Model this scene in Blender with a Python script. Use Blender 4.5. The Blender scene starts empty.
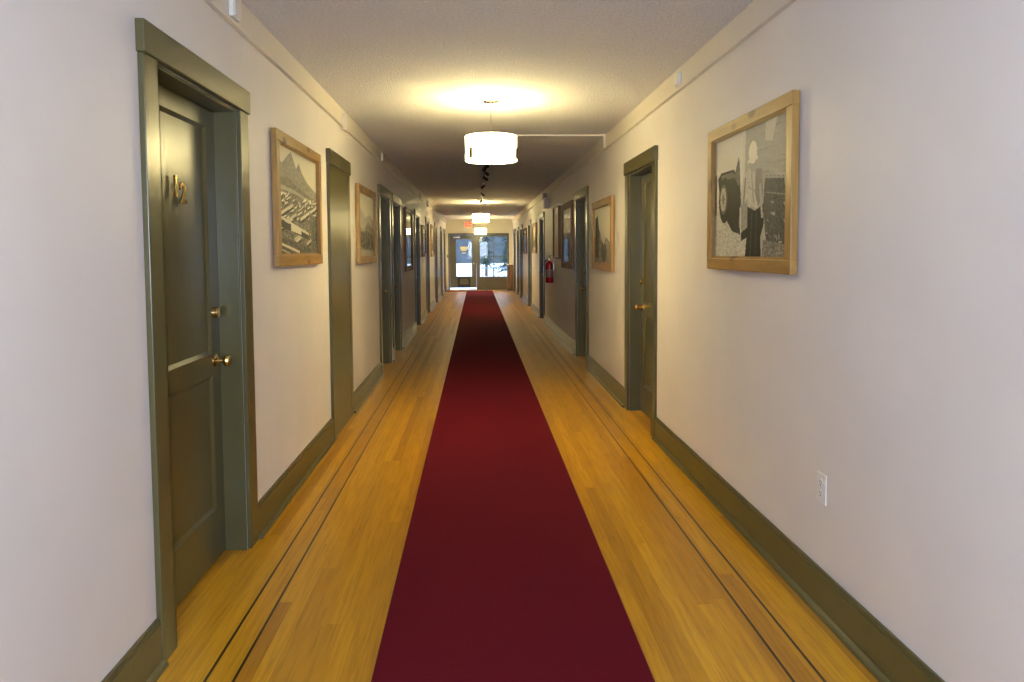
import bpy, bmesh, math, random
import numpy as np
from mathutils import Matrix, Vector
random.seed(7)
SC = bpy.context.scene
COL = SC.collection
PI = math.pi

# ------------------------------------------------------------------ camera
CAM_H = 1.42
yaw, pitch, roll, SY, FPX = .0504, .0532, .0066, 52.46, 700.0
cy, sy = math.cos(yaw), math.sin(yaw)
cp, sp = math.cos(pitch), math.sin(pitch)
cr, sr = math.cos(roll), math.sin(roll)
Ry = Matrix(((cy, -sy, 0), (sy, cy, 0), (0, 0, 1)))
Rp = Matrix(((1, 0, 0), (0, cp, -sp), (0, sp, cp)))
Rr = Matrix(((cr, 0, -sr), (0, 1, 0), (sr, 0, cr)))
M = Rr @ Rp @ Ry
right, fwd, up = M[0], M[1], M[2]
cd = bpy.data.cameras.new('camera')
cam = bpy.data.objects.new('camera', cd)
COL.objects.link(cam)
R3 = Matrix((right, up, -fwd)).transposed()
cam.matrix_world = Matrix.Translation((0, 0, CAM_H)) @ R3.to_4x4()
cd.sensor_fit = 'HORIZONTAL'
cd.sensor_width = 36.0
cd.lens = FPX / 1024 * 36.0
cd.shift_y = -SY / 1024
cd.clip_start = .05
cd.clip_end = 400
SC.camera = cam

# ------------------------------------------------------------------ view, world, large lights
SC.view_settings.view_transform = 'Standard'
SC.view_settings.look = 'None'
SC.view_settings.gamma = 1
SC.view_settings.use_curve_mapping = False
SC.view_settings.exposure = 1.35

LAMP_POINT = 2000.0       # watts of each bulb cluster
SHADE_STRENGTH = 14.5
SKY = 1.6
ASSUMED_DAY_BACK = 62.0  # strength of the assumed daylight from behind the camera

w = bpy.data.worlds.new('world'); SC.world = w
w.use_nodes = True
nt = w.node_tree; nt.nodes.clear()
wo = nt.nodes.new('ShaderNodeOutputWorld'); bg = nt.nodes.new('ShaderNodeBackground')
tc = nt.nodes.new('ShaderNodeTexCoord'); sx = nt.nodes.new('ShaderNodeSeparateXYZ'); rp = nt.nodes.new('ShaderNodeValToRGB')
nt.links.new(tc.outputs['Generated'], sx.inputs[0]); nt.links.new(sx.outputs['Z'], rp.inputs[0])
rp.color_ramp.elements[0].color = (.80, .88, 1, 1); rp.color_ramp.elements[1].color = (.50, .68, 1, 1)
nt.links.new(rp.outputs[0], bg.inputs[0]); bg.inputs[1].default_value = SKY
nt.links.new(bg.outputs[0], wo.inputs[0])

def area_light(name, loc, rot, sx_, sy_, energy, color):
    l = bpy.data.lights.new(name, 'AREA'); l.shape = 'RECTANGLE'; l.size = sx_; l.size_y = sy_
    l.energy = energy; l.color = color
    o = bpy.data.objects.new(name, l); COL.objects.link(o); o.location = loc; o.rotation_euler = rot
    return o
# added area light: cool daylight from an assumed, unseen window behind the camera
area_light('assumed_window_daylight', (.12, -1.55, 1.55), (PI/2, 0, 0), 1.5, 1.25, ASSUMED_DAY_BACK, (.62, .76, 1.0))

# ------------------------------------------------------------------ materials
def mat(name, base=(.8, .8, .8), rough=.5, metal=0, spec=.5, emis=None, estr=0, coat=0):
    m = bpy.data.materials.new(name); m.use_nodes = True
    b = m.node_tree.nodes['Principled BSDF']
    b.inputs['Base Color'].default_value = (*base, 1); b.inputs['Roughness'].default_value = rough
    b.inputs['Metallic'].default_value = metal; b.inputs['Specular IOR Level'].default_value = spec
    b.inputs['Coat Weight'].default_value = coat
    if emis: b.inputs['Emission Color'].default_value = (*emis, 1); b.inputs['Emission Strength'].default_value = estr
    return m
class G:
    def __init__(s, m): s.t = m.node_tree; s.b = s.t.nodes['Principled BSDF']
    def n(s, typ, **k):
        o = s.t.nodes.new(typ)
        for a, v in k.items(): setattr(o, a, v)
        return o
    def l(s, a, b): s.t.links.new(a, b)
    def val(s, sock, v):
        if hasattr(v, 'links') or hasattr(v, 'is_output'): s.l(v, sock)
        else: sock.default_value = v
    def math(s, op, a, b=0.0, c=0.0):
        o = s.n('ShaderNodeMath', operation=op)
        s.val(o.inputs[0], a); s.val(o.inputs[1], b); s.val(o.inputs[2], c)
        return o.outputs[0]
    def pos(s):
        t = s.n('ShaderNodeTexCoord'); return t.outputs['Object']
    def geo(s):
        return s.n('ShaderNodeNewGeometry').outputs['Position']
    def noise(s, vec, scale, detail=2, rough=.5):
        o = s.n('ShaderNodeTexNoise'); s.l(vec, o.inputs['Vector']); o.inputs['Scale'].default_value = scale
        o.inputs['Detail'].default_value = detail; o.inputs['Roughness'].default_value = rough; return o.outputs['Fac']
    def scale(s, vec, v):
        o = s.n('ShaderNodeVectorMath', operation='MULTIPLY'); s.l(vec, o.inputs[0]); o.inputs[1].default_value = v; return o.outputs[0]
    def ramp(s, fac, stops):
        o = s.n('ShaderNodeValToRGB'); s.l(fac, o.inputs[0]); e = o.color_ramp.elements
        while len(e) < len(stops): e.new(.5)
        for i, (p, c) in enumerate(stops): e[i].position = p; e[i].color = (*c, 1)
        return o.outputs[0]
    def bump(s, h, strength, dist=.01):
        o = s.n('ShaderNodeBump'); s.l(h, o.inputs['Height']); o.inputs['Strength'].default_value = strength
        o.inputs['Distance'].default_value = dist; s.l(o.outputs[0], s.b.inputs['Normal'])
    def mix(s, fac, a, b):
        o = s.n('ShaderNodeMix', data_type='RGBA'); s.val(o.inputs[0], fac)
        for sock, v in ((o.inputs[6], a), (o.inputs[7], b)):
            if isinstance(v, tuple): sock.default_value = (*v, 1)
            else: s.l(v, sock)
        return o.outputs[2]

m_wall = mat('wall_paint', (.70, .625, .56), .5, spec=.3)
g = G(m_wall); p = g.geo()
n1 = g.noise(p, 2.2, 3)
g.l(g.ramp(n1, [(.3, (.70, .645, .60)), (.7, (.74, .685, .64))]), g.b.inputs['Base Color'])
g.bump(g.noise(p, 90, 3), .10, .004)
m_cream = mat('cream_trim_paint', (.70, .63, .53), .42, spec=.35)
m_endwall = mat('end_wall_paint', (.70, .64, .50), .45)
m_ceil = mat('textured_ceiling', (.66, .60, .55), .85, spec=.2)
g = G(m_ceil); p = g.geo()
nn = g.noise(p, 60, 4, .7)
g.l(g.ramp(nn, [(.3, (.70, .67, .66)), (.65, (.88, .84, .83))]), g.b.inputs['Base Color'])
g.bump(nn, 1.0, .02)
m_olive = mat('olive_gloss_paint', (.100, .088, .034), .28, spec=.5)
g = G(m_olive); p = g.geo()
n1 = g.noise(p, 3.0, 4)
g.l(g.ramp(n1, [(.3, (.088, .075, .027)), (.7, (.106, .091, .034))]), g.b.inputs['Base Color'])
g.bump(g.noise(g.scale(p, (1, 1, .25)), 60, 3), .12, .004)
m_brass = mat('polished_brass', (.80, .55, .20), .18, metal=1)
m_nickel = mat('bronze_bracket', (.20, .15, .09), .35, metal=1)
m_chrome = mat('brushed_metal', (.70, .68, .62), .25, metal=1)
m_black = mat('black_enamel', (.012, .012, .012), .35)
m_darkgap = mat('slot_shade', (.02, .02, .018), .7)  # dark colour standing in for the shade inside the outlet holes
m_white = mat('white_plastic', (.74, .72, .68), .35)
m_alu = mat('aluminium_threshold', (.85, .86, .88), .35, metal=.3)
m_red = mat('red_enamel', (.42, .010, .012), .25, coat=.3)
m_redlab = mat('dull_label_paper', (.30, .16, .13), .6)
m_greyp = mat('grey_plastic', (.32, .29, .30), .45)
m_shade = mat('lit_fabric_shade', (.85, .80, .70), .8, emis=(1.0, .85, .40), estr=SHADE_STRENGTH)
m_diff = mat('lit_glass_diffuser', (.85, .82, .75), .6, emis=(1.0, .83, .52), estr=SHADE_STRENGTH*.9)
m_exit = mat('exit_sign_face', (.7, .55, .45), .5, emis=(1.0, .35, .15), estr=.12)
m_exitr = mat('exit_sign_letters', (.8, .05, .02), .5, emis=(1.0, .03, .01), estr=1.5)
m_paper = mat('cream_paper', (.70, .64, .50), .8)
m_ink = mat('grey_print', (.25, .23, .20), .8)

def wood(name, c1, c2, knot, axis='Y', rough=.42):
    m = mat(name, c1, rough); g = G(m); p = g.pos()
    s = {'Y': (14, 1.2, 14), 'Z': (14, 14, 1.2)}[axis]
    n = g.noise(g.scale(p, s), 2.2, 4, .6)
    base = g.ramp(n, [(.28, c2), (.62, c1)])
    v = g.n('ShaderNodeTexVoronoi'); g.l(g.scale(p, {'Y': (7, 3.4, 7), 'Z': (7, 7, 3.4)}[axis]), v.inputs['Vector'])
    v.inputs['Scale'].default_value = 1.0
    k = g.ramp(v.outputs['Distance'], [(.10, (1, 1, 1)), (.20, (0, 0, 0))])
    g.l(g.mix(k, base, knot), g.b.inputs['Base Color'])
    g.bump(n, .15, .003)
    return m
PINE1, PINE2, KNOT = (.38, .212, .048), (.27, .140, .026), (.13, .045, .015)
m_pine_h = wood('knotty_pine_rail', PINE1, PINE2, KNOT, 'Y')
m_pine_v = wood('knotty_pine_stile', PINE1, PINE2, KNOT, 'Z')
m_dark_h = wood('dark_walnut_rail', (.20, .085, .030), (.12, .05, .018), (.05, .02, .008), 'Y', .55)
m_dark_v = wood('dark_walnut_stile', (.20, .085, .030), (.12, .05, .018), (.05, .02, .008), 'Z', .55)
m_cab = wood('brown_cabinet_wood', (.20, .10, .04), (.12, .06, .025), (.05, .02, .01), 'Z', .4)

# floor: narrow oak strips running along the corridor, two dark inlay lines on each side
m_floor = mat('oak_strip_floor', (.5, .25, .04), .22, spec=.38)
g = G(m_floor); p = g.geo(); s = g.n('ShaderNodeSeparateXYZ'); g.l(p, s.inputs[0]); X, Y = s.outputs[0], s.outputs[1]
SW = .0583
xr = g.math('DIVIDE', g.math('ADD', X, 20.0), SW)
row = g.math('FLOOR', xr); fx = g.math('FRACT', xr)
wn = g.n('ShaderNodeTexWhiteNoise', noise_dimensions='1D'); g.l(row, wn.inputs['W'])
yl = g.math('ADD', g.math('DIVIDE', g.math('ADD', Y, 20.0), 2.1), g.math('MULTIPLY', wn.outputs['Value'], 7.0))
colm = g.math('FLOOR', yl); fy = g.math('FRACT', yl)
cv = g.n('ShaderNodeCombineXYZ'); g.l(row, cv.inputs[0]); g.l(colm, cv.inputs[1])
w2 = g.n('ShaderNodeTexWhiteNoise', noise_dimensions='2D'); g.l(cv.outputs[0], w2.inputs['Vector'])
plank = g.ramp(w2.outputs['Value'], [(0, (.35, .150, .009)), (.14, (.42, .190, .009)), (.5, (.50, .240, .009)), (.85, (.55, .272, .010)), (1, (.60, .306, .016))])
off = g.n('ShaderNodeCombineXYZ'); g.l(g.math('MULTIPLY', w2.outputs['Value'], 37.0), off.inputs[2])
va = g.n('ShaderNodeVectorMath', operation='ADD'); g.l(g.scale(p, (46, 2.2, 1)), va.inputs[0]); g.l(off.outputs[0], va.inputs[1])
gr = g.noise(va.outputs[0], 1.6, 5, .65)
grain = g.ramp(gr, [(.30, (.66, .60, .66)), (.55, (1, 1, 1)), (.8, (1.06, 1.05, 1.0))])
mx = g.n('ShaderNodeMix', data_type='RGBA', blend_type='MULTIPLY'); mx.inputs[0].default_value = .85
g.l(plank, mx.inputs[6]); g.l(grain, mx.inputs[7]); c = mx.outputs[2]
gap = g.math('MAXIMUM', g.math('LESS_THAN', fx, .022), g.math('LESS_THAN', fy, .0009))
c = g.mix(g.math('MULTIPLY', gap, .38), c, (.16, .06, .01))
ln = None
for x0 in (-.915, -.820, 1.132, 1.030):
    d = g.math('LESS_THAN', g.math('ABSOLUTE', g.math('SUBTRACT', X, x0)), .0050)
    ln = d if ln is None else g.math('MAXIMUM', ln, d)
c = g.mix(ln, c, (.018, .007, .004))
g.l(c, g.b.inputs['Base Color'])
g.b.inputs['Roughness'].default_value = .285
g.bump(g.noise(g.scale(p, (6, .8, 1)), 1.5, 2), .04, .004)

m_rug = mat('burgundy_carpet', (.14, .011, .018), .95, spec=.05)
g = G(m_rug); p = g.geo()
n1 = g.noise(p, 260, 2); n2 = g.noise(p, 2.5, 3)
a = g.ramp(n1, [(.3, (.088, .0054, .0105)), (.7, (.130, .0085, .0160))])
g.l(a, g.b.inputs['Base Color']); g.b.inputs['Sheen Weight'].default_value = 0.0
g.b.inputs['Sheen Tint'].default_value = (.6, .1, .1, 1)
wv = g.n('ShaderNodeTexWave', wave_type='BANDS', bands_direction='Y'); g.l(p, wv.inputs['Vector']); wv.inputs['Scale'].default_value = 28
wv.inputs['Distortion'].default_value = 1.0
g.bump(g.math('ADD', n1, g.math('MULTIPLY', wv.outputs['Fac'], .35)), .5, .004)
m_redmat = mat('red_doormat_pile', (.30, .03, .015), .9, spec=.1)

m_glass = bpy.data.materials.new('clear_glass'); m_glass.use_nodes = True
t = m_glass.node_tree; t.nodes.clear()
o_ = t.nodes.new('ShaderNodeOutputMaterial'); tr = t.nodes.new('ShaderNodeBsdfTransparent'); gl = t.nodes.new('ShaderNodeBsdfGlossy')
mi = t.nodes.new('ShaderNodeMixShader'); fr = t.nodes.new('ShaderNodeFresnel'); fr.inputs[0].default_value = 1.45
gl.inputs['Roughness'].default_value = .03; tr.inputs[0].default_value = (.96, .97, .97, 1)
gb = t.nodes.new('ShaderNodeNewGeometry'); ff = t.nodes.new('ShaderNodeMath'); ff.operation = 'SUBTRACT'; ff.inputs[0].default_value = 1; t.links.new(gb.outputs['Backfacing'], ff.inputs[1]); fm = t.nodes.new('ShaderNodeMath'); fm.operation = 'MULTIPLY'; t.links.new(fr.outputs[0], fm.inputs[0]); t.links.new(ff.outputs[0], fm.inputs[1])
t.links.new(fm.outputs[0], mi.inputs[0]); t.links.new(tr.outputs[0], mi.inputs[1]); t.links.new(gl.outputs[0], mi.inputs[2]); t.links.new(mi.outputs[0], o_.inputs[0])

m_print = mat('sepia_photo_print', (.5, .5, .5), .5, spec=.12)
g = G(m_print); at_ = g.n('ShaderNodeAttribute'); at_.attribute_name = 'tone'; g.l(at_.outputs['Color'], g.b.inputs['Base Color'])
m_snow = mat('snowy_ground', (.80, .86, .93), .9)
m_hill = mat('wooded_hillside', (.10, .125, .15), .95, spec=.1)
g = G(m_hill); p = g.geo(); g.l(g.ramp(g.noise(p, .35, 5, .7), [(.3, (.055, .07, .085)), (.7, (.10, .12, .14))]), g.b.inputs['Base Color'])
m_leaf = mat('dark_conifer_needles', (.03, .055, .035), .8)
m_bark = mat('tree_bark', (.09, .065, .05), .9)
m_rail = mat('blue_grey_railing_paint', (.16, .22, .30), .5)

# ------------------------------------------------------------------ helpers
def link(name, bm, m, parent=None, smooth=False, bevel=0, loc=None):
    me = bpy.data.meshes.new(name)
    bmesh.ops.recalc_face_normals(bm, faces=bm.faces[:])
    if smooth:
        for f in bm.faces: f.smooth = True
    bm.to_mesh(me); bm.free()
    if m: me.materials.append(m)
    o = bpy.data.objects.new(name, me); COL.objects.link(o)
    if parent: o.parent = parent
    if loc: o.location = loc
    if bevel:
        b = o.modifiers.new('bevel', 'BEVEL'); b.width = bevel; b.segments = 2; b.limit_method = 'ANGLE'
    if smooth:
        try: me.set_sharp_from_angle(angle=.6)
        except Exception: pass
    return o
def BM(): return bmesh.new()
def box(bm, x0, x1, y0, y1, z0, z1):
    if x0 > x1: x0, x1 = x1, x0
    if y0 > y1: y0, y1 = y1, y0
    v = [bm.verts.new(c) for c in ((x0,y0,z0),(x1,y0,z0),(x1,y1,z0),(x0,y1,z0),(x0,y0,z1),(x1,y0,z1),(x1,y1,z1),(x0,y1,z1))]
    for f in ((0,3,2,1),(4,5,6,7),(0,1,5,4),(1,2,6,5),(2,3,7,6),(3,0,4,7)): bm.faces.new([v[i] for i in f])
def lathe(bm, prof, c=(0,0,0), axis='Z', n=32, s=1):
    """prof: (radius, height) pairs along the axis, closed with caps where the radius is not 0"""
    rings = []
    for r, h in prof:
        ring = []
        for i in range(n):
            a = 2*PI*i/n; u, v = r*math.cos(a), r*math.sin(a)
            q = {'Z': (u, v, h), 'X': (h*s, u, v), 'Y': (u, h*s, v)}[axis]
            ring.append(bm.verts.new((c[0]+q[0], c[1]+q[1], c[2]+q[2])))
        rings.append(ring)
    for a, b in zip(rings, rings[1:]):
        for i in range(n): bm.faces.new((a[i], a[(i+1) % n], b[(i+1) % n], b[i]))
    for ring, (r, h) in ((rings[0], prof[0]), (rings[-1], prof[-1])):
        if r > 0: bm.faces.new(ring)
def tube(bm, pts, r, n=10):
    pts = [Vector(q) for q in pts]; rings = []
    for i, q in enumerate(pts):
        d = (pts[min(i+1, len(pts)-1)] - pts[max(i-1, 0)]).normalized()
        a = d.cross(Vector((0, 0, 1)) if abs(d.z) < .9 else Vector((1, 0, 0))).normalized(); b = d.cross(a)
        rr = r[i] if isinstance(r, (list, tuple)) else r
        rings.append([bm.verts.new(q + a*rr*math.cos(2*PI*k/n) + b*rr*math.sin(2*PI*k/n)) for k in range(n)])
    for a, b in zip(rings, rings[1:]):
        for k in range(n): bm.faces.new((a[k], a[(k+1) % n], b[(k+1) % n], b[k]))
    bm.faces.new(rings[0]); bm.faces.new(rings[-1])
def tag(o, label, cat, group=None, kind=None):
    o['label'] = label; o['category'] = cat
    if group: o['group'] = group
    if kind: o['kind'] = kind
    return o
def empty(name, loc, rz=0):
    o = bpy.data.objects.new(name, None); COL.objects.link(o); o.location = loc; o.rotation_euler.z = rz; o.empty_display_size = .1
    return o
def kids(o): return [c for c in bpy.data.objects if c.parent == o]
def copy_tree(o, parent=None):
    c = o.copy(); COL.objects.link(c); c.parent = parent
    for ch in kids(o): copy_tree(ch, c)
    return c

# ------------------------------------------------------------------ the setting
XL, XR = -1.112, 1.345          # wall faces
YB, YF, HC = -1.3, 25.9, 2.60   # wall behind the camera, end wall, ceiling
T = .22
CW, OH = 1.06, 2.085            # width over the casings, height of the opening
JB = .11                        # casing width
left_doors = [2.405, 8.02, 9.235, 12.66, 15.42, 18.72, 21.62, 23.9]
right_doors = [5.15, 8.34, 13.74, 17.0, 20.3, 21.9, 23.9]

b = BM(); box(b, XL-T, XR+T, YB-.2, YF+.12, -.12, 0)
tag(link('floor', b, m_floor), 'glossy yellow oak strip floor with thin dark inlay lines', 'floor', kind='structure')
b = BM(); box(b, XL-T, XR+T, YB-.2, YF+.12, HC, HC+.12)
tag(link('ceiling', b, m_ceil), 'off-white stippled ceiling above the corridor', 'ceiling', kind='structure')
def wall(side, x, s, doors, label):
    b = BM(); y = YB
    xo = x + s*T
    for d in sorted(doors):
        y0, y1 = d + JB, d + CW - JB
        box(b, x, xo, y, y0, 0, HC); box(b, x, xo, y0, y1, OH, HC); y = y1
        box(b, x + s*.19, xo, y0, y1, 0, OH)      # closed back of each recess
    box(b, x, xo, y, YF, 0, HC)
    tag(link('wall_' + side, b, m_wall), label, 'wall', kind='structure')
wall('left', XL, -1, left_doors, 'long cream wall left of the carpet')
wall('right', XR, 1, right_doors, 'long cream wall right of the carpet')

def baseboard(side, x, s, doors, extra, label):
    b = BM(); segs = []; y = YB
    for d0, d1 in sorted([(d, d + CW) for d in doors] + extra):
        segs.append((y, d0)); y = d1
    segs.append((y, YF))
    for y0, y1 in segs:
        if y1 - y0 < .03: continue
        y0 += .002; y1 -= .002
        box(b, x, x - s*.018, y0, y1, 0, .150); box(b, x, x - s*.012, y0, y1, .150, .168)
        prof = [(0, 0), (.021, 0), (.020, .010), (.014, .018), (0, .022)]
        va = [[b.verts.new((x - s*(.018 + px), yy, pz)) for px, pz in prof] for yy in (y0, y1)]
        for i in range(len(prof)-1): b.faces.new((va[0][i], va[0][i+1], va[1][i+1], va[1][i]))
        b.faces.new(va[0]); b.faces.new(va[1])
    tag(link('baseboard_' + side, b, m_olive, bevel=.002), label, 'baseboard', kind='structure')
baseboard('left', XL, -1, left_doors, [(5.32, 6.17)], 'olive baseboard along the left wall')
baseboard('right', XR, 1, right_doors, [], 'olive baseboard along the right wall')
for nme, x, s, lab in (('trim_1', XL, -1, 'cream board trim under the ceiling on the left'), ('trim_2', XR, 1, 'cream board trim under the ceiling on the right')):
    b = BM(); box(b, x, x - s*.022, YB, YF, 2.470, HC); box(b, x, x - s*.028, YB, YF, 2.458, 2.470)
    tag(link(nme, b, m_cream, bevel=.003), lab, 'trim', kind='structure')

# wall behind the camera, with an assumed, unseen window added for the daylight
b = BM(); wx0, wx1, wz0, wz1 = -.60, .85, .95, 2.15
box(b, XL-T, wx0, YB-.2, YB, 0, HC); box(b, wx1, XR+T, YB-.2, YB, 0, HC)
box(b, wx0, wx1, YB-.2, YB, 0, wz0); box(b, wx0, wx1, YB-.2, YB, wz1, HC)
tag(link('wall_back', b, m_wall), 'cream wall behind the camera', 'wall', kind='structure')
wr = empty('assumed_window_2', (0, YB, 0)); tag(wr, 'assumed olive framed window, out of view in the wall behind the camera', 'window', kind='structure')
b = BM()
for a in ((wx0-.09, wx0, wz0-.09, wz1+.09), (wx1, wx1+.09, wz0-.09, wz1+.09), (wx0, wx1, wz0-.09, wz0), (wx0, wx1, wz1, wz1+.09), ((wx0+wx1)/2-.02, (wx0+wx1)/2+.02, wz0, wz1)):
    box(b, a[0], a[1], 0, .02, a[2], a[3])
link('window_frame', b, m_olive, wr, bevel=.003)  # frame of the assumed window, never in view

# ------------------------------------------------------------------ corridor doors
def digits(txt, size, m, parent, loc, s, y_step, z_step):
    """cut brass numerals standing off the door face, reading from the corridor"""
    for i, ch in enumerate(txt):
        cu = bpy.data.curves.new('numeral', 'FONT'); cu.body = ch; cu.size = size; cu.extrude = .0025; cu.bevel_depth = .0022; cu.align_x = 'CENTER'
        cu.offset = .001
        tmp = bpy.data.objects.new('numeral_tmp', cu); COL.objects.link(tmp)
        bpy.context.view_layer.update()
        me = bpy.data.meshes.new_from_object(tmp.evaluated_get(bpy.context.evaluated_depsgraph_get()))
        bpy.data.objects.remove(tmp)
        me.name = 'numeral'; me.materials.clear(); me.materials.append(m)
        # text x -> along the wall, text y -> up, text z -> out of the wall
        if s < 0: mt = Matrix(((0, 0, 1, 0), (1, 0, 0, 0), (0, 1, 0, 0), (0, 0, 0, 1)))
        else: mt = Matrix(((0, 0, -1, 0), (-1, 0, 0, 0), (0, 1, 0, 0), (0, 0, 0, 1)))
        me.transform(mt)
        o = bpy.data.objects.new('numeral', me); COL.objects.link(o); o.parent = parent
        o.location = (loc[0], loc[1] + y_step*i, loc[2] + z_step*i)

def make_door(s):
    """origin on the wall face at the floor, near edge of the casing; y runs along the wall, s points into the wall"""
    r = empty('door_0', (0, 0, 0))
    b = BM(); box(b, 0, -s*.021, 0, JB, 0, OH); box(b, 0, -s*.021, JB-.012, JB, 0, OH); link('casing', b, m_olive, r, bevel=.003)
    b = BM(); box(b, 0, -s*.021, CW-JB, CW, 0, OH); link('casing', b, m_olive, r, bevel=.003)
    b = BM(); box(b, 0, -s*.031, -.010, CW+.010, OH, OH+.108); link('header', b, m_olive, r, bevel=.004)
    b = BM()
    d1 = .168
    box(b, s*.0, s*d1, JB, JB+.014, 0, OH); box(b, s*.0, s*d1, CW-JB-.014, CW-JB, 0, OH); box(b, s*.0, s*d1, JB+.014, CW-JB-.014, OH-.014, OH)
    link('jamb', b, m_olive, r, bevel=.002)
    # two-panel leaf
    y0, y1, z0, z1 = JB+.017, CW-JB-.017, .008, OH-.018
    xf, xb, xp = s*.097, s*.137, s*.110
    pan = [(.240, .860), (.960, 1.990)]; py0, py1 = y0+.098, y1-.098
    b = BM()
    box(b, xf, xb, y0, py0, z0, z1); box(b, xf, xb, py1, y1, z0, z1)
    box(b, xf, xb, py0, py1, z0, .240); box(b, xf, xb, py0, py1, .860, .960); box(b, xf, xb, py0, py1, 1.990, z1)
    for a, c in pan:
        box(b, xp, xb, py0, py1, a, c)
        m_ = .016; out = [(xf, py0, a), (xf, py1, a), (xf, py1, c), (xf, py0, c)]
        inn = [(xp - s*.0005, py0+m_, a+m_), (xp - s*.0005, py1-m_, a+m_), (xp - s*.0005, py1-m_, c-m_), (xp - s*.0005, py0+m_, c-m_)]
        vo = [b.verts.new(q) for q in out]; vi = [b.verts.new(q) for q in inn]
        for i in range(4): b.faces.new((vo[i], vo[(i+1) % 4], vi[(i+1) % 4], vi[i]))
    leaf = link('door_leaf', b, m_olive, r)
    yk = y1 - .062
    b = BM(); lathe(b, [(.0, 0), (.031, .0), (.031, .003), (.024, .008), (.012, .012), (.0095, .034), (.013, .038), (.024, .045), (.0275, .055), (.024, .065), (.014, .070), (0, .071)], (xf, yk, .925), 'X', 28, -s)
    link('knob', b, m_brass, leaf, smooth=True)
    b = BM(); lathe(b, [(0, 0), (.027, 0), (.027, .004), (.025, .018), (.021, .022), (.012, .022), (.011, .024), (0, .024)], (xf, yk, 1.148), 'X', 28, -s)
    link('deadbolt', b, m_brass, leaf, smooth=True)
    return r
dl, dr = make_door(-1), make_door(1)
dnum = 1
left_desc = ['olive two-panel door numbered 12, nearest on the left wall', 'olive door with the first recess past the two left pine pictures',
  'olive door directly beyond another door with casings nearly touching', 'olive door beyond the dark framed picture on the left wall',
  'olive door beyond the small dark framed picture on the left', 'olive door just past the farthest pine picture on the left',
  'olive door on the left, second from the end wall', 'olive door on the left right beside the glazed end wall']
right_desc = ['olive two-panel door between the two nearest right-hand pine pictures', 'olive door between a pine picture and the tall dark picture on the right',
  'olive door just past the fire extinguisher on the right', 'olive door on the right beyond the small golden picture',
  'olive door on the right, third from the end wall', 'olive door on the right, second from the end wall', 'olive door on the right beside the brown end cabinet']
for s, x, lst, proto, desc in ((-1, XL, left_doors, dl, left_desc), (1, XR, right_doors, dr, right_desc)):
    for i, y in enumerate(lst):
        o = proto if i == 0 else copy_tree(proto)
        o.location = (x, y, 0); o.name = 'door_%d' % dnum; dnum += 1
        tag(o, desc[i], 'door', kind='structure')
leafL = [k for k in kids(dl) if k.name.startswith('door_leaf')][0]
digits('12', .118, m_brass, leafL, (-.0925, .490, 1.650), -1, .068, -.022)

# flush cupboard door on the left
cd_ = empty('closet_door', (XL, 5.32, 0)); tag(cd_, 'flat olive closet door without handle between two pine framed pictures', 'door')
cd_.name = 'door_%d' % dnum; cd_['kind'] = 'structure'
b = BM(); box(b, 0, .022, 0, .745, 0, 2.085); link('door_leaf', b, m_olive, cd_, bevel=.003)
b = BM(); box(b, 0, .022, .750, .85, 0, 2.085); link('casing', b, m_olive, cd_, bevel=.003)
b = BM(); box(b, 0, .032, -.010, .862, 2.085, 2.195); link('header', b, m_olive, cd_, bevel=.004)

# ------------------------------------------------------------------ framed photographs
def blur(a, k):
    for _ in range(k):
        a = (a + np.roll(a, 1, 0) + np.roll(a, -1, 0) + np.roll(a, 1, 1) + np.roll(a, -1, 1)) / 5
    return a
class Pic:
    def __init__(s, w, h, seed, base=.5):
        s.w, s.h = w, h; s.a = np.full((h, w), base); s.r = np.random.RandomState(seed)
        s.v, s.u = np.mgrid[0:h, 0:w]; s.u = (s.u + .5)/w; s.v = (s.v + .5)/h     # v runs down
    def mask(s, pts):
        m = np.zeros((s.h, s.w), bool); n = len(pts); j = n-1
        for i in range(n):
            xi, yi = pts[i]; xj, yj = pts[j]
            if yi != yj:
                c = ((yi > s.v) != (yj > s.v)) & (s.u < (xj-xi)*(s.v-yi)/(yj-yi)+xi)
                m ^= c
            j = i
        return m
    def poly(s, pts, t, tex=0, k=1):
        m = s.mask(pts); s.a[m] = t
        if tex: s.a[m] += blur(s.r.randn(s.h, s.w), k)[m]*tex
    def disc(s, cx, cy_, rx, ry, t, tex=0):
        m = ((s.u-cx)/rx)**2 + ((s.v-cy_)/ry)**2 < 1; s.a[m] = t
        if tex: s.a[m] += blur(s.r.randn(s.h, s.w), 1)[m]*tex
    def line(s, x0, y0, x1, y1, wd, t):
        d = Vector((y0-y1, x1-x0)); d.normalize(); d *= wd
        s.poly([(x0-d.x, y0-d.y), (x1-d.x, y1-d.y), (x1+d.x, y1+d.y), (x0+d.x, y0+d.y)], t)
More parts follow.
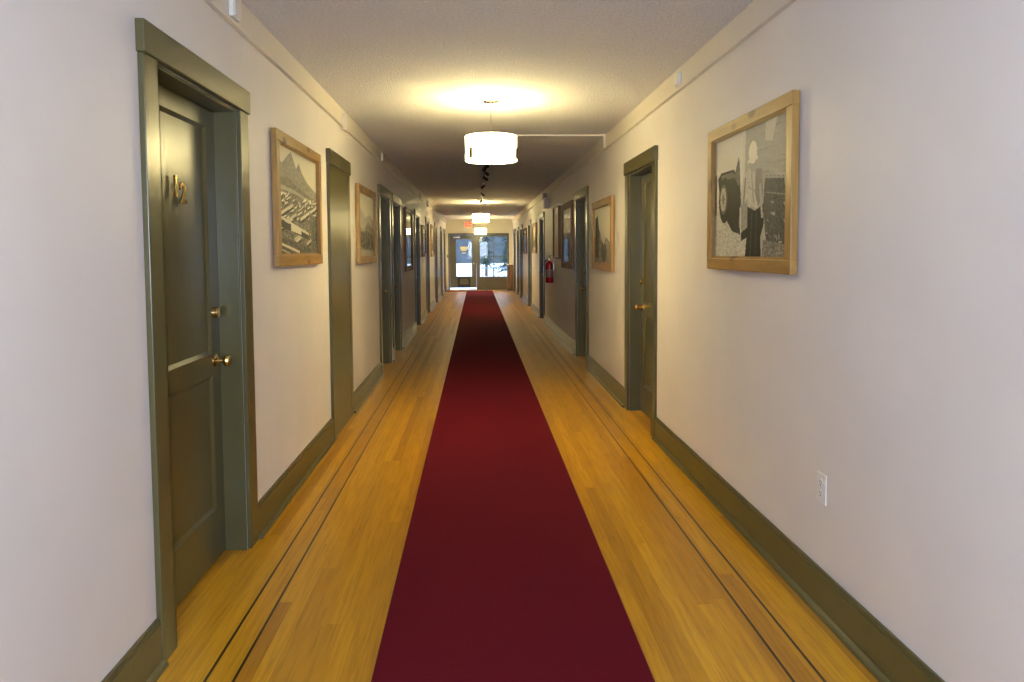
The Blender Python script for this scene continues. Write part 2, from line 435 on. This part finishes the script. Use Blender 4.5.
def town(w, h, seed):
    p = Pic(w, h, seed, .60); R = p.r
    p.poly([(0, .10), (.12, .17), (.22, .10), (.33, .03), (.45, .17), (.52, .10), (.60, .19), (.75, .27), (1, .34), (1, .6), (0, .6)], .34, .10, 2)
    p.poly([(0, .30), (.25, .28), (.5, .34), (.8, .40), (1, .42), (1, .6), (0, .6)], .26, .10, 2)
    p.poly([(0, .36), (.4, .38), (1, .47), (1, .5), (.5, .42), (0, .40)], .42)
    p.poly([(0, .44), (1, .50), (1, 1), (0, 1)], .24, .16, 1)
    for _ in range(120):
        x, y = R.rand(), .44 + .22*R.rand()**1.2; l = .02+.05*R.rand()
        p.line(x, y, x+l, y-.02, .007, .55+.2*R.rand()); p.line(x, y+.018, x+l, y-.002, .006, .12+.1*R.rand())
    for i in range(9):
        x, y = R.rand()*.8, .50+.11*i*.4+.03*R.rand()
        p.line(x, y+.06, x+.28, y-.04, .014, .50+.15*R.rand()); p.line(x, y+.09, x+.28, y-.01, .010, .10)
    p.poly([(0, .66), (.75, .80), (.78, .85), (0, .73)], .12); p.line(0, .64, .75, .785, .012, .58)
    p.poly([(.3, .70), (.55, .74), (.55, .80), (.3, .77)], .62)
    p.poly([(0, .82), (.5, .88), (.9, .95), (1, 1), (0, 1)], .18, .12, 1); p.line(0, .88, .5, .97, .012, .62); p.line(0, .93, .35, 1.0, .006, .5)
    p.poly([(.78, .55), (1, .62), (1, 1), (.84, 1)], .22, .14, 1)
    for i in range(4): p.line(.84+.04*i, .62, .86+.04*i, 1, .004, .10)
    return p
def motorist(w, h, seed):
    p = Pic(w, h, seed, .50); R = p.r
    # bare slope on the right, pale sky and wall on the left
    p.poly([(.45, 0), (1, 0), (1, 1), (.45, 1)], .42, .03, 3)
    for i in range(26):
        x, y = .48+.5*R.rand(), .05+.4*R.rand(); p.line(x, y, x+.10+.1*R.rand(), y+.03*R.rand(), .003+.004*R.rand(), .34+.16*R.rand())
    p.poly([(.72, .02), (.86, .0), (.80, .17), (.72, .15)], .56, .03, 2)
    p.poly([(0, 0), (.47, 0), (.46, .30), (.44, .55), (0, .5)], .62, .02, 4)
    p.poly([(0, .40), (.5, .70), (.5, 1), (0, 1)], .50, .10, 1)
    for i in range(70):
        x, y = .46*R.rand(), .62+.38*R.rand(); p.line(x, y, x+.03, y+.01, .003, .25+.45*R.rand())
    # the car: body, wing over the wheel, tyre, hub, running board
    p.poly([(0, .30), (.05, .28), (.06, .60), (0, .66)], .30, .05, 1); p.line(.045, .28, .05, .62, .010, .66)
    p.poly([(.05, .33), (.10, .29), (.30, .29), (.38, .36), (.41, .52), (.40, .70), (.36, .80), (.28, .78), (.17, .66), (.09, .52)], .055, .01, 1)
    p.poly([(.10, .31), (.29, .31), (.33, .35), (.13, .36)], .20)
    p.disc(.16, .52, .090, .19, .03); p.disc(.145, .51, .060, .125, .16); p.disc(.14, .51, .045, .10, .46, .04); p.disc(.14, .51, .018, .04, .20)
    for i in range(8):
        a = i*PI/4; p.line(.14, .51, .14+.043*math.cos(a), .51+.095*math.sin(a), .003, .22)
    p.poly([(.31, .34), (.37, .20), (.385, .24), (.40, .44), (.36, .42)], .20, .04, 1); p.line(.40, .06, .42, .45, .006, .66)
    p.poly([(.30, .70), (.44, .78), (.44, .84), (.30, .76)], .07)
    # crates and gear on the right
    p.poly([(.72, .40), (.93, .43), (.97, .62), (.98, 1), (.76, 1), (.70, .62)], .15, .04, 1)
    p.line(.72, .41, .93, .44, .008, .40); p.line(.73, .52, .95, .56, .005, .28)
    for i in range(26):
        x, y = .74+.2*R.rand(), .58+.38*R.rand(); p.line(x, y, x+.05*R.rand(), y+.06*(R.rand()-.4), .006, .06+.38*R.rand())
    p.poly([(.70, .86), (.96, .90), (.97, 1), (.69, 1)], .26, .12, 1)
    # seated figure: pale hat, light shirt, bare arms, dark trousers and boots
    p.poly([(.44, .36), (.51, .32), (.58, .33), (.64, .36), (.69, .50), (.65, .64), (.55, .60), (.46, .66), (.40, .52)], .52, .06, 1)
    p.poly([(.60, .33), (.68, .34), (.70, .52), (.64, .62), (.60, .52)], .30, .03)
    p.line(.47, .38, .44, .62, .010, .28); p.line(.55, .36, .58, .58, .006, .34); p.line(.50, .45, .60, .50, .006, .38)
    p.disc(.565, .27, .040, .085, .40); p.disc(.565, .205, .055, .085, .70); p.line(.50, .265, .63, .25, .012, .68)
    p.poly([(.40, .58), (.50, .55), (.50, .82), (.42, .84), (.38, .72)], .36, .06, 1); p.line(.40, .60, .41, .82, .008, .58)
    p.poly([(.50, .60), (.60, .64), (.70, .60), (.71, .74), (.67, .84), (.68, 1), (.47, 1), (.49, .84), (.42, .86), (.41, .80), (.50, .76)], .035, .012, 1)
    p.line(.56, .66, .54, .98, .004, .14); p.line(.62, .66, .61, .96, .004, .12)
    p.line(.66, .45, .69, .70, .012, .44)
    return p
def valley(w, h, seed):
    p = Pic(w, h, seed, .66); q = p.r.rand(6)*.12
    p.poly([(0, .25+q[0]), (.2, .15+q[1]), (.45, .35+q[2]), (.7, .2+q[3]), (1, .4), (1, 1), (0, 1)], .50, .06, 2)
    p.poly([(0, .45), (.3, .55+q[4]), (.6, .42), (1, .55), (1, 1), (0, 1)], .32, .14, 1)
    p.poly([(.1, .62), (.55, .58), (.9, .66), (.95, .86), (.5, .9), (.1, .82)], .18, .14, 1)
    p.poly([(0, .88), (1, .90), (1, 1), (0, 1)], .46, .08, 1)
    return p
def portrait(w, h, seed):
    p = Pic(w, h, seed, .66)
    p.a += (p.v*-.1)
    p.poly([(0, .55), (.3, .4), (.45, .62), (.7, .55), (1, .7), (1, 1), (0, 1)], .30, .12, 1)
    p.poly([(.05, .2), (.2, .15), (.3, .5), (.25, .9), (.05, .9)], .16, .06, 1)
    p.disc(.55, .80, .16, .18, .16, .05); p.disc(.55, .58, .07, .09, .55)
    return p

def make_picture(s, W, z0, z1, painter, res, seed, mh, mv, bar=.058, deep=.038, rec=.022, glass=True):
    """origin on the wall at the lower near corner"""
    H = z1 - z0; r = empty('framed_photograph', (0, 0, 0))
    x0, x1 = -s*.006, -s*deep
    # horizontal rails lap over the stiles
    fr = [('frame_rail', mh, (0, W, H-bar, H)), ('frame_rail', mh, (0, W, 0, bar)), ('frame_stile', mv, (0, bar, bar, H-bar)), ('frame_stile', mv, (W-bar, W, bar, H-bar))]
    for nm, m_, (a, c, d, e) in fr:
        b = BM(); box(b, x0, x1, a, c, d, e); link(nm, b, m_, r, bevel=.003)
    # stepped inner moulding
    b = BM()
    for k in range(3):
        t_ = .005*(3-k); xa = -s*(deep-.005-.0055*k) ; xb = -s*(deep-.005-.0055*(k+1)+.0012)
        t_ = .004 + .004*k
        box(b, xa, xb, bar, W-bar, H-bar-t_, H-bar); box(b, xa, xb, bar, W-bar, bar, bar+t_)
        box(b, xa, xb, bar, bar+t_, bar+t_, H-bar-t_); box(b, xa, xb, W-bar-t_, W-bar, bar+t_, H-bar-t_)
    link('inner_moulding', b, mh, r)
    xp = -s*(deep-rec-.004)
    gw, gh = res; pc = painter(gw, gh, seed)
    me = bpy.data.meshes.new('photo_print'); iw, ih = W-2*bar, H-2*bar
    vs = []; fs = []
    for j in range(gh+1):
        for i in range(gw+1):
            u = i/gw; yy = bar + (u if s < 0 else 1-u)*iw
            vs.append((xp, yy, bar + (1-j/gh)*ih))
    for j in range(gh):
        for i in range(gw):
            a = j*(gw+1)+i; q = (a, a+1, a+gw+2, a+gw+1); fs.append(q if s > 0 else q)
    # backing board behind the print gives it thickness
    me.from_pydata(vs, [], fs)
    ca = me.color_attributes.new('tone', 'FLOAT_COLOR', 'CORNER')
    t_ = np.clip(pc.a, .05, .9)**1.35 * 1.32
    colr = np.stack([t_*1.0, t_*.93, t_*.70, np.ones_like(t_)], -1).reshape(-1, 4)
    ca.data.foreach_set('color', np.repeat(colr, 4, axis=0).astype(np.float32).ravel())
    me.materials.append(m_print)
    o = bpy.data.objects.new('photo_print', me); COL.objects.link(o); o.parent = r
    sol = o.modifiers.new('thick', 'SOLIDIFY'); sol.thickness = .004; sol.offset = 0
    if glass:
        b = BM(); xg = xp - s*.006; box(b, xg, xg - s*.002, bar+.001, W-bar-.001, bar+.001, H-bar-.001); link('glass_pane', b, m_glass, r)
    return r
HI, LO = (220, 150), (72, 52)
PH, PV, DH, DV = m_pine_h, m_pine_v, m_dark_h, m_dark_v
pics = [
 (-1, XL, 3.885, 1.085, 1.344, 2.098, town, HI, 3, PH, PV, .060, 'pine framed photograph of a town below mountains, beside the door numbered 12'),
 (-1, XL, 6.53, 1.13, 1.310, 2.056, valley, LO, 5, PH, PV, .062, 'pine framed landscape photograph between the flat closet door and a recessed door'),
 (-1, XL, 10.86, 1.15, 1.115, 2.115, portrait, LO, 8, DH, DV, .075, 'tall dark brown framed picture on the left wall'),
 (-1, XL, 14.20, 1.05, 1.320, 1.960, portrait, LO, 9, DH, DV, .060, 'small dark framed picture between two far left doors'),
 (-1, XL, 16.95, 1.20, 1.300, 2.080, valley, LO, 12, PH, PV, .070, 'golden pine framed picture farthest down the left wall'),
 (1, XR, 2.860, 1.060, 1.315, 2.078, motorist, HI, 4, PH, PV, .060, 'large pine framed photograph of a figure beside an old car, nearest on the right wall'),
 (1, XR, 6.75, 1.16, 1.218, 1.956, portrait, LO, 21, PH, PV, .068, 'pine framed photograph between the nearest right door and the next one'),
 (1, XR, 9.62, 1.16, 1.165, 2.120, valley, LO, 22, DH, DV, .085, 'tall dark brown framed picture on the right wall near the extinguisher'),
 (1, XR, 15.45, 1.05, 1.370, 2.060, valley, LO, 23, PH, PV, .070, 'golden pine framed picture beyond the fire extinguisher on the right'),
 (1, XR, 18.45, 1.15, 1.350, 2.040, valley, LO, 24, DH, DV, .060, 'brown framed picture farthest down the right wall'),
]
for s, x, y, W, z0, z1, pf, res, seed, mh, mv, bar, lab in pics:
    r = make_picture(s, W, z0, z1, pf, res, seed, mh, mv, bar, glass=(mh is DH))
    r.location = (x, y, z0); tag(r, lab, 'picture')

# notice case beyond the tall dark picture on the right
nb = empty('notice_case', (XR, 11.10, 1.29)); tag(nb, 'shallow dark-edged notice case with pale sheets above the extinguisher', 'notice board')
b = BM(); W_, H_ = .80, .85
box(b, 0, -.045, 0, .03, 0, H_); box(b, 0, -.045, W_-.03, W_, 0, H_); box(b, 0, -.045, .03, W_-.03, 0, .03)
link('case_frame', b, m_dark_v, nb, bevel=.003)
b = BM(); box(b, 0, -.055, -.004, W_+.004, H_, H_+.03); link('case_top', b, m_cream, nb, bevel=.003)
b = BM(); box(b, -.012, -.022, .03, W_-.03, .03, H_); link('backing_board', b, m_cream, nb)
for (a, c, d, e) in ((.08, .34, .40, .76), (.42, .70, .46, .74), (.10, .36, .08, .34), (.44, .68, .10, .38)):
    b = BM(); box(b, -.022, -.024, a, c, d, e); link('notice_sheet', b, m_paper, nb)

# ------------------------------------------------------------------ fire extinguisher
fe = empty('fire_extinguisher', (XR-.075, 12.16, .865)); tag(fe, 'red fire extinguisher with black hose hanging on the right wall', 'fire extinguisher')
b = BM(); lathe(b, [(.0, 0), (.062, 0), (.068, .012), (.068, .30), (.062, .335), (.045, .362), (.024, .378), (.022, .392), (0, .392)], (0, 0, 0), 'Z', 28); link('cylinder', b, m_red, fe, smooth=True)
b = BM(); lathe(b, [(0, .392), (.020, .392), (.020, .425), (.012, .432), (0, .432)], (0, 0, 0), 'Z', 16); link('valve', b, m_brass, fe, smooth=True)
b = BM(); tube(b, [(0, .02, .432), (0, -.05, .440), (0, -.10, .425)], .008); tube(b, [(0, .02, .445), (0, -.05, .468), (0, -.11, .475)], .008); link('handle', b, m_black, fe, smooth=True)
b = BM(); tube(b, [(-.015, .02, .415), (-.06, .04, .39), (-.115, .05, .30), (-.125, .05, .20), (-.13, .05, .17)], [.009, .009, .009, .012, .018]); link('hose', b, m_black, fe, smooth=True)
b = BM(); lathe(b, [(.0685, .10), (.0695, .10), (.0695, .24), (.0685, .24)], (0, 0, 0), 'Z', 28); link('label_band', b, m_redlab, fe, smooth=True)
b = BM(); box(b, .058, .075, -.03, .03, .22, .36); link('wall_bracket', b, m_chrome, fe)
b = BM(); box(b, XR, XR-.004, 12.03, 12.29, 1.36, 1.46); tag(link('extinguisher_sign', b, m_white, bevel=.001), 'small white plate on the wall over the fire extinguisher', 'sign')

# emergency light
el = empty('emergency_light', (XR, 12.84, 2.20)); tag(el, 'grey twin-head emergency light high on the right wall', 'emergency light')
b = BM(); box(b, -.002, -.11, -.13, .13, 0, .17); link('battery_box', b, m_greyp, el, bevel=.008)
for yy in (-.08, .08):
    b = BM(); lathe(b, [(0, 0), (.012, 0), (.012, .03), (0, .03)], (-.045, yy, .17), 'Z', 12); lathe(b, [(0, -.03), (.03, -.03), (.042, .03), (.044, .045), (0, .045)], (-.075, yy, .235), 'X', 20, -1)
    link('lamp_head', b, m_greyp, el, smooth=True)

# ------------------------------------------------------------------ outlet, junction boxes, conduit
ou = empty('wall_outlet', (XR, 2.635, .485)); tag(ou, 'white wall outlet low on the right wall in front of the baseboard', 'outlet')
ou['label'] = 'white wall outlet low on the right wall below the large pine picture'
b = BM(); box(b, 0, -.004, -.036, .036, -.058, .058); link('cover_plate', b, m_white, ou, bevel=.001)
for zc in (-.021, .021):
    b = BM(); lathe(b, [(0, .004), (.0165, .004), (.0165, .0062), (0, .0062)], (0, 0, zc), 'X', 20, -1); rc = link('receptacle', b, m_white, ou, smooth=True)
    b = BM(); box(b, -.0061, -.0068, -.008, -.006, zc, zc+.008); box(b, -.0061, -.0068, .006, .008, zc, zc+.008); lathe(b, [(0, .0061), (.0034, .0061), (.0034, .0068), (0, .0068)], (0, 0, zc-.008), 'X', 10, -1); link('slot', b, m_darkgap, rc)
b = BM(); lathe(b, [(0, .004), (.003, .004), (.002, .0055), (0, .0055)], (0, 0, 0), 'X', 12, -1); link('screw', b, m_chrome, ou)

jb = [(-1, 3.28, .10, 2.475, 2.585, .03, 'white cable box on the left ceiling trim above the door numbered 12'),
      (-1, 5.95, .13, 2.425, 2.565, .035, 'square cream junction box on the left ceiling trim above the closet door'),
      (-1, 8.22, .06, 2.47, 2.56, .03, 'narrow cream cable box on the left ceiling trim near the touching doors'),
      (-1, 13.60, .10, 2.46, 2.56, .05, 'cable box on the left ceiling trim over a far door'),
      (-1, 15.76, .16, 2.42, 2.55, .06, 'cable box on the left ceiling trim farthest down the hall'),
      (1, 4.53, .09, 2.482, 2.56, .03, 'white cable box on the right ceiling trim nearest the camera')]
for s, y, w_, z0, z1, d, lab in jb:
    x = XL if s < 0 else XR
    r = empty('junction_box', (x - s*.022, y, z0)); tag(r, lab, 'junction box')
    b = BM(); box(b, 0, -s*d*.75, -w_/2, w_/2, 0, z1-z0); link('box_body', b, m_cream if s < 0 and y > 4 else m_white, r, bevel=.006)
    b = BM(); box(b, -s*d*.75, -s*(d*.75+.005), -w_/2+.008, w_/2-.008, .008, z1-z0-.008); link('cover', b, m_cream if s < 0 and y > 4 else m_white, r, bevel=.002)

b = BM(); box(b, .12, XR-.024, 7.125, 7.150, HC-.018, HC); box(b, XR-.024, XR-.046, 7.12, 7.155, 2.465, HC)
tag(link('surface_conduit', b, m_cream, bevel=.003), 'thin cream conduit crossing the ceiling to the right wall', 'conduit')

# ------------------------------------------------------------------ pendant lamps
def make_lamp(drop=0):
    r = empty('pendant_lamp', (0, 0, HC))
    b = BM(); lathe(b, [(0, 0), (.068, 0), (.068, -.012), (.060, -.020), (.012, -.024), (0, -.024)], n=28); link('canopy', b, m_chrome, r, smooth=True)
    b = BM(); lathe(b, [(0, -.024), (.0045, -.024), (.0045, -.245-drop), (.014, -.25-drop), (.014, -.300-drop), (0, -.300-drop)], n=12); link('rod', b, m_chrome, r, smooth=True)
    zt, zb, R = -.290 - drop, -.470 - drop, .200
    b = BM(); lathe(b, [(R-.003, zt), (R, zt), (R, zb), (R-.003, zb), (R-.003, zt)], n=56); bmesh.ops.remove_doubles(b, verts=b.verts, dist=1e-5)
    sh = link('lamp_shade', b, m_shade, r, smooth=True)
    b = BM()
    lathe(b, [(R-.004, zt-.001), (R+.0015, zt-.001), (R+.0015, zt+.004), (R-.004, zt+.004), (R-.004, zt-.001)], n=56); link('shade_ring', b, m_shade, r, smooth=True); b = BM()
    lathe(b, [(R-.004, zb-.004), (R+.0015, zb-.004), (R+.0015, zb+.001), (R-.004, zb+.001), (R-.004, zb-.004)], n=56)
    link('shade_ring', b, m_shade, r, smooth=True)
    for k in range(3):
        a = k*PI/3; b = BM(); c_, s_ = math.cos(a), math.sin(a); tube(b, [(-c_*(R-.004), -s_*(R-.004), zt-.004), (c_*(R-.004), s_*(R-.004), zt-.004)], .0025, 8); link('spider_arm', b, m_chrome, r, smooth=True)
    b = BM(); lathe(b, [(0, zb+.014), (R-.006, zb+.018), (R-.006, zb+.024), (0, zb+.020)], n=48); link('diffuser', b, m_diff, r, smooth=True)
    b = BM(); lathe(b, [(0, zb+.014), (.030, zb+.014), (.028, zb+.006), (.010, zb+.002), (.008, zb-.010), (.013, zb-.018), (.006, zb-.028), (0, zb-.030)], n=20); link('finial', b, m_nickel, r, smooth=True)
    for k in range(3):
        a = math.radians((-140, -20, 100)[k]); b = BM()
        m4 = Matrix.Rotation(a, 4, 'Z'); box(b, R+.0005, R+.010, -.018, .018, zb+.004, zb+.086)
        bmesh.ops.transform(b, matrix=m4, verts=b.verts); link('bracket', b, m_nickel, r, bevel=.002)
    for k in range(3):
        a = k*2*PI/3 + .5; b = BM(); cx, cy_ = .075*math.cos(a), .075*math.sin(a)
        lathe(b, [(0, zt-.158), (.014, zt-.158), (.016, zt-.150), (.024, zt-.130), (.024, zt-.120), (.016, zt-.106), (0, zt-.102)], (cx, cy_, 0), n=16); link('bulb', b, m_diff, r, smooth=True)
    return r
lamp = make_lamp()
lamps = [(.122, 5.52, 'drum pendant lamp nearest the camera'), (.118, 16.9, 'drum pendant lamp halfway down the corridor'), (.150, 24.3, 'drum pendant lamp farthest off, before the end door')]
for i, (x, y, lab) in enumerate(lamps):
    o = lamp if i == 0 else (copy_tree(lamp) if i == 1 else make_lamp(.10))
    o.location = (x, y, HC); tag(o, 'glowing white ' + lab, 'ceiling lamp', 'drum pendant lamps along the corridor')
    l = bpy.data.lights.new('bulb_light', 'POINT'); l.energy = LAMP_POINT; l.color = (1.0, .85, .50); l.shadow_soft_size = .075
    lo = bpy.data.objects.new('bulb_light', l); COL.objects.link(lo); lo.parent = o; lo.location = (0, 0, -.362 - (.10 if i == 2 else 0))

# ceiling track with spot heads
tk = empty('track_light', (.128, 7.15, HC)); tag(tk, 'ceiling track with black spot heads between the first two pendant lamps', 'track light')
b = BM(); box(b, -.012, .012, 0, 8.45, -.018, 0); link('rail', b, m_cream, tk, bevel=.002)
for i, (y, dx, an) in enumerate([(1.75, .01, .5), (2.15, -.01, -.4), (2.75, .035, .9), (3.45, .03, 1.1), (4.75, -.01, -.8), (6.35, .0, .5), (8.2, -.03, -.3)]):
    b = BM(); box(b, -.014, .014, y-.05, y+.05, -.040, -.018); tube(b, [(0, y, -.040), (dx*.5, y, -.075)], .007)
    d = Vector((math.sin(an)*.75, -.35, -.55)).normalized(); c0 = Vector((dx*.5, y, -.085)) - d*.045
    tube(b, [c0, c0 + d*.015, c0 + d*.085, c0 + d*.09], [.014, .021, .026, .020], 16)
    link('spot_head', b, m_black, tk, smooth=True)

# ------------------------------------------------------------------ carpet and mats
b = BM(); box(b, -.360, .572, YB+.05, 25.30, .0, .012)
tag(link('carpet_runner', b, m_rug, bevel=.004), 'long burgundy carpet runner down the middle of the wooden floor', 'carpet')
b = BM(); box(b, -1.06, -.366, 24.9, 25.28, 0, .012)
tag(link('doormat', b, m_redmat, bevel=.004), 'narrow red mat left of the carpet end before the glazed door', 'mat')

# ------------------------------------------------------------------ end wall with glazed door and window
DX0, DX1, GX0, GX1, WX0, WX1 = -.985, .0, -.745, -.175, .130, 1.142
b = BM()
box(b, XL-T, -1.035, YF, YF+.12, 0, HC); box(b, 1.20, XR+T, YF, YF+.12, 0, HC); box(b, -1.035, 1.20, YF, YF+.12, 2.09, HC)
box(b, .06, 1.20, YF+.02, YF+.12, 0, .47)
tag(link('wall_end', b, m_endwall), 'pale yellow end wall around the glazed door', 'wall', kind='structure')
b = BM(); box(b, XL+.03, XR-.03, YF-.14, YF, 2.52, HC)
tag(link('trim_3', b, m_cream, bevel=.004), 'cream beam across the top of the end wall', 'trim', kind='structure')
ed = empty('door_%d' % (dnum+1), (0, YF, 0)); tag(ed, 'olive glazed exit door at the end of the corridor', 'door', kind='structure')
b = BM(); box(b, -1.035, DX0, -.02, .10, 0, 2.09); box(b, DX1, .06, -.02, .10, 0, 2.09); box(b, DX0, DX1, -.02, .10, 2.03, 2.09); link('frame', b, m_olive, ed, bevel=.003)
b = BM(); y0, y1 = .02, .065
box(b, DX0+.004, GX0, y0, y1, .085, 2.025); box(b, GX1, DX1-.004, y0, y1, .085, 2.025); box(b, GX0, GX1, y0, y1, 1.870, 2.025); box(b, GX0, GX1, y0, y1, .085, .500)
lf = link('door_leaf', b, m_olive, ed, bevel=.003)
b = BM(); box(b, GX0, GX1, .038, .044, .50, 1.87); link('glass_pane', b, m_glass, lf)
b = BM()
box(b, -.70, -.62, .006, .02, .10, .47); box(b, -.31, -.23, .006, .02, .10, .47); box(b, -.62, -.31, .006, .02, .10, .21); box(b, -.63, -.30, .006, .02, .43, .47)
link('flap_frame', b, m_black, lf, bevel=.002)
b = BM(); box(b, -.64, -.29, .010, .02, .15, .44); link('flap', b, m_olive, lf)
b = BM(); box(b, -.84, -.60, -.03, .02, 1.925, 1.965); link('door_closer', b, m_chrome, lf, bevel=.004)
b = BM(); lathe(b, [(0, 0), (.03, 0), (.03, .006), (.012, .012), (.012, .03), (.026, .038), (.028, .052), (.018, .062), (0, .063)], (-.105, .02, .98), 'Y', 20, -1); link('knob', b, m_chrome, lf, smooth=True)
b = BM(); box(b, DX0, DX1, -.10, .09, 0, .028); link('threshold', b, m_alu, ed, bevel=.004)
w1 = empty('window_1', (0, YF, 0)); tag(w1, 'four-pane olive window beside the glazed exit door', 'window', kind='structure')
b = BM(); fz0, fz1 = .47, 1.965
box(b, .06, WX0, -.02, .10, .47, 2.09); box(b, WX1, 1.20, -.02, .10, .47, 2.09); box(b, WX0, WX1, -.02, .10, fz1, 2.09); box(b, WX0, WX1, -.02, .10, fz0, .49)
box(b, .628, .662, .02, .07, .49, fz1); box(b, WX0, WX1, .02, .07, 1.225, 1.255); link('window_frame', b, m_olive, w1, bevel=.003)
b = BM(); box(b, .06, 1.20, -.02, .02, 0, .47); link('lower_panel', b, m_olive, w1, bevel=.003)
for a, c in ((WX0, .628), (.662, WX1)):
    for d, e in ((.49, 1.225), (1.255, fz1)):
        b = BM(); box(b, a, c, .042, .047, d, e); link('glass_pane', b, m_glass, w1)
b = BM(); box(b, -.60, -.32, YF+.030, YF+.0375, 1.50, 1.60); box(b, -.56, -.36, YF+.030, YF+.0375, 1.44, 1.50); box(b, -.53, -.38, YF+.030, YF+.0375, 1.34, 1.40)
tag(link('door_notice', b, m_paper), 'cream paper notice taped to the glass of the exit door', 'notice')
b = BM(); box(b, -1.075, -1.045, YF-.02, YF, 1.20, 1.31); tag(link('wall_switch', b, m_black, bevel=.003), 'small black wall switch left of the exit door', 'switch')

# exit sign
es = empty('exit_sign', (-.29, YF-.02, 2.305)); tag(es, 'lit red EXIT sign above the glazed end door', 'sign')
b = BM(); box(b, -.155, .155, -.075, -.015, 0, .195); link('sign_body', b, m_white, es, bevel=.006)
b = BM(); box(b, -.140, .140, -.079, -.075, .012, .183); link('sign_face', b, m_exit, es)
cu = bpy.data.curves.new('letters', 'FONT'); cu.body = 'EXIT'; cu.size = .20; cu.extrude = .001; cu.align_x = 'CENTER'; cu.offset = .010
tmp = bpy.data.objects.new('letters_tmp', cu); COL.objects.link(tmp); bpy.context.view_layer.update()
me = bpy.data.meshes.new_from_object(tmp.evaluated_get(bpy.context.evaluated_depsgraph_get())); bpy.data.objects.remove(tmp)
me.transform(Matrix.Scale(.62, 4, (1, 0, 0))); me.transform(Matrix.Rotation(PI/2, 4, 'X')); me.materials.clear(); me.materials.append(m_exitr)
xs = [v.co.x for v in me.vertices]; sc_ = .262/(max(xs)-min(xs)); me.transform(Matrix.Scale(sc_, 4, (1, 0, 0)))
lo = bpy.data.objects.new('letters', me); COL.objects.link(lo); lo.parent = es; lo.location = (0, -.0795, .032)

# brown cabinet by the right end
cb = empty('wooden_cabinet', (1.225, 25.66, 0)); tag(cb, 'narrow brown wooden cabinet in the right corner beside the end window', 'cabinet')
b = BM(); box(b, -.11, .11, -.20, .20, .05, .93); link('body', b, m_cab, cb, bevel=.004)
b = BM(); box(b, -.118, .118, -.21, .21, .93, .955); link('top', b, m_cream, cb, bevel=.003)
b = BM(); box(b, -.10, .10, -.19, .19, 0, .05); link('plinth', b, m_black, cb)
for z0_, z1_ in ((.08, .34), (.36, .62), (.64, .90)):
    b = BM(); box(b, -.098, .098, -.212, -.200, z0_, z1_); d_ = link('drawer', b, m_cab, cb, bevel=.003)
    b = BM(); lathe(b, [(0, 0), (.008, 0), (.014, .018), (0, .022)], (0, -.212, (z0_+z1_)/2), 'Y', 12, -1); link('knob', b, m_brass, d_, smooth=True)

# ------------------------------------------------------------------ outside
b = BM(); box(b, -60, 60, YF+.25, 92, -.5, -.12)
tag(link('snow_ground', b, m_snow), 'bright snow-covered ground outside the end door', 'ground', kind='structure')
b = BM()
random.seed(11); nx = 60; rows_ = [(92, -.3), (93.5, 2.5), (96, 6), (102, 12), (110, 17)]
gv = [[b.verts.new((-60+120*i/nx, y + random.uniform(-.5, .5), z*(1+.15*math.sin(i*.7)+random.uniform(-.08, .08)) if z > 0 else z)) for i in range(nx+1)] for y, z in rows_]
for a, c in zip(gv, gv[1:]):
    for i in range(nx): b.faces.new((a[i], a[i+1], c[i+1], c[i]))
tag(link('hillside', b, m_hill), 'blue-grey wooded hillside beyond the snow', 'hill', kind='structure')
def conifer(x, y, h, r, lab, seed):
    random.seed(seed); t_ = empty('conifer_tree', (x, y, -.12)); tag(t_, lab, 'tree')
    b = BM(); tube(b, [(0, 0, 0), (.02, .02, h*.5), (0, 0, h)], [.10, .07, .015], 8); link('trunk', b, m_bark, t_, smooth=True)
    b = BM()
    for k in range(46):
        z = h*(.16 + .82*k/46); rr = r*(1-.85*k/46)
        for j in range(7):
            a = random.uniform(0, 2*PI); L = rr*random.uniform(.6, 1.05); wd = .10*L+.03
            d = Vector((math.cos(a), math.sin(a), -.28)); sd = Vector((-math.sin(a), math.cos(a), 0))
            p0 = Vector((0, 0, z)); 
            for q in range(4):
                f0, f1 = q/4, (q+1)/4
                c0, c1 = p0 + d*L*f0, p0 + d*L*f1
                vs_ = [b.verts.new(c0 + sd*wd*(1.1-f0)), b.verts.new(c0 - sd*wd*(1.1-f0)), b.verts.new(c1 - Vector((0, 0, .05*L))), b.verts.new(c0 + Vector((0, 0, .03)))]
                b.faces.new((vs_[0], vs_[2], vs_[1])); b.faces.new((vs_[0], vs_[3], vs_[2])); b.faces.new((vs_[3], vs_[1], vs_[2]))
    link('foliage', b, m_leaf, t_)
conifer(1.55, 33.5, 4.6, 1.0, 'dark conifer outside, seen through the right panes of the end window', 3)
conifer(.62, 44.0, 5.5, 1.15, 'dark conifer farther off, seen through the left panes of the end window', 5)
rl = empty('porch_railing', (0, 30.0, -.12)); tag(rl, 'blue-grey railing standing outside the end window', 'railing')
b = BM(); box(b, .2, 3.2, -.03, .03, .80, .86); box(b, .2, 3.2, -.02, .02, .12, .16); link('rail', b, m_rail, rl)
for i in range(13):
    b = BM(); box(b, .22+.24*i, .25+.24*i, -.012, .012, 0 if i % 6 == 0 else .16, .80); link('baluster', b, m_rail, rl)
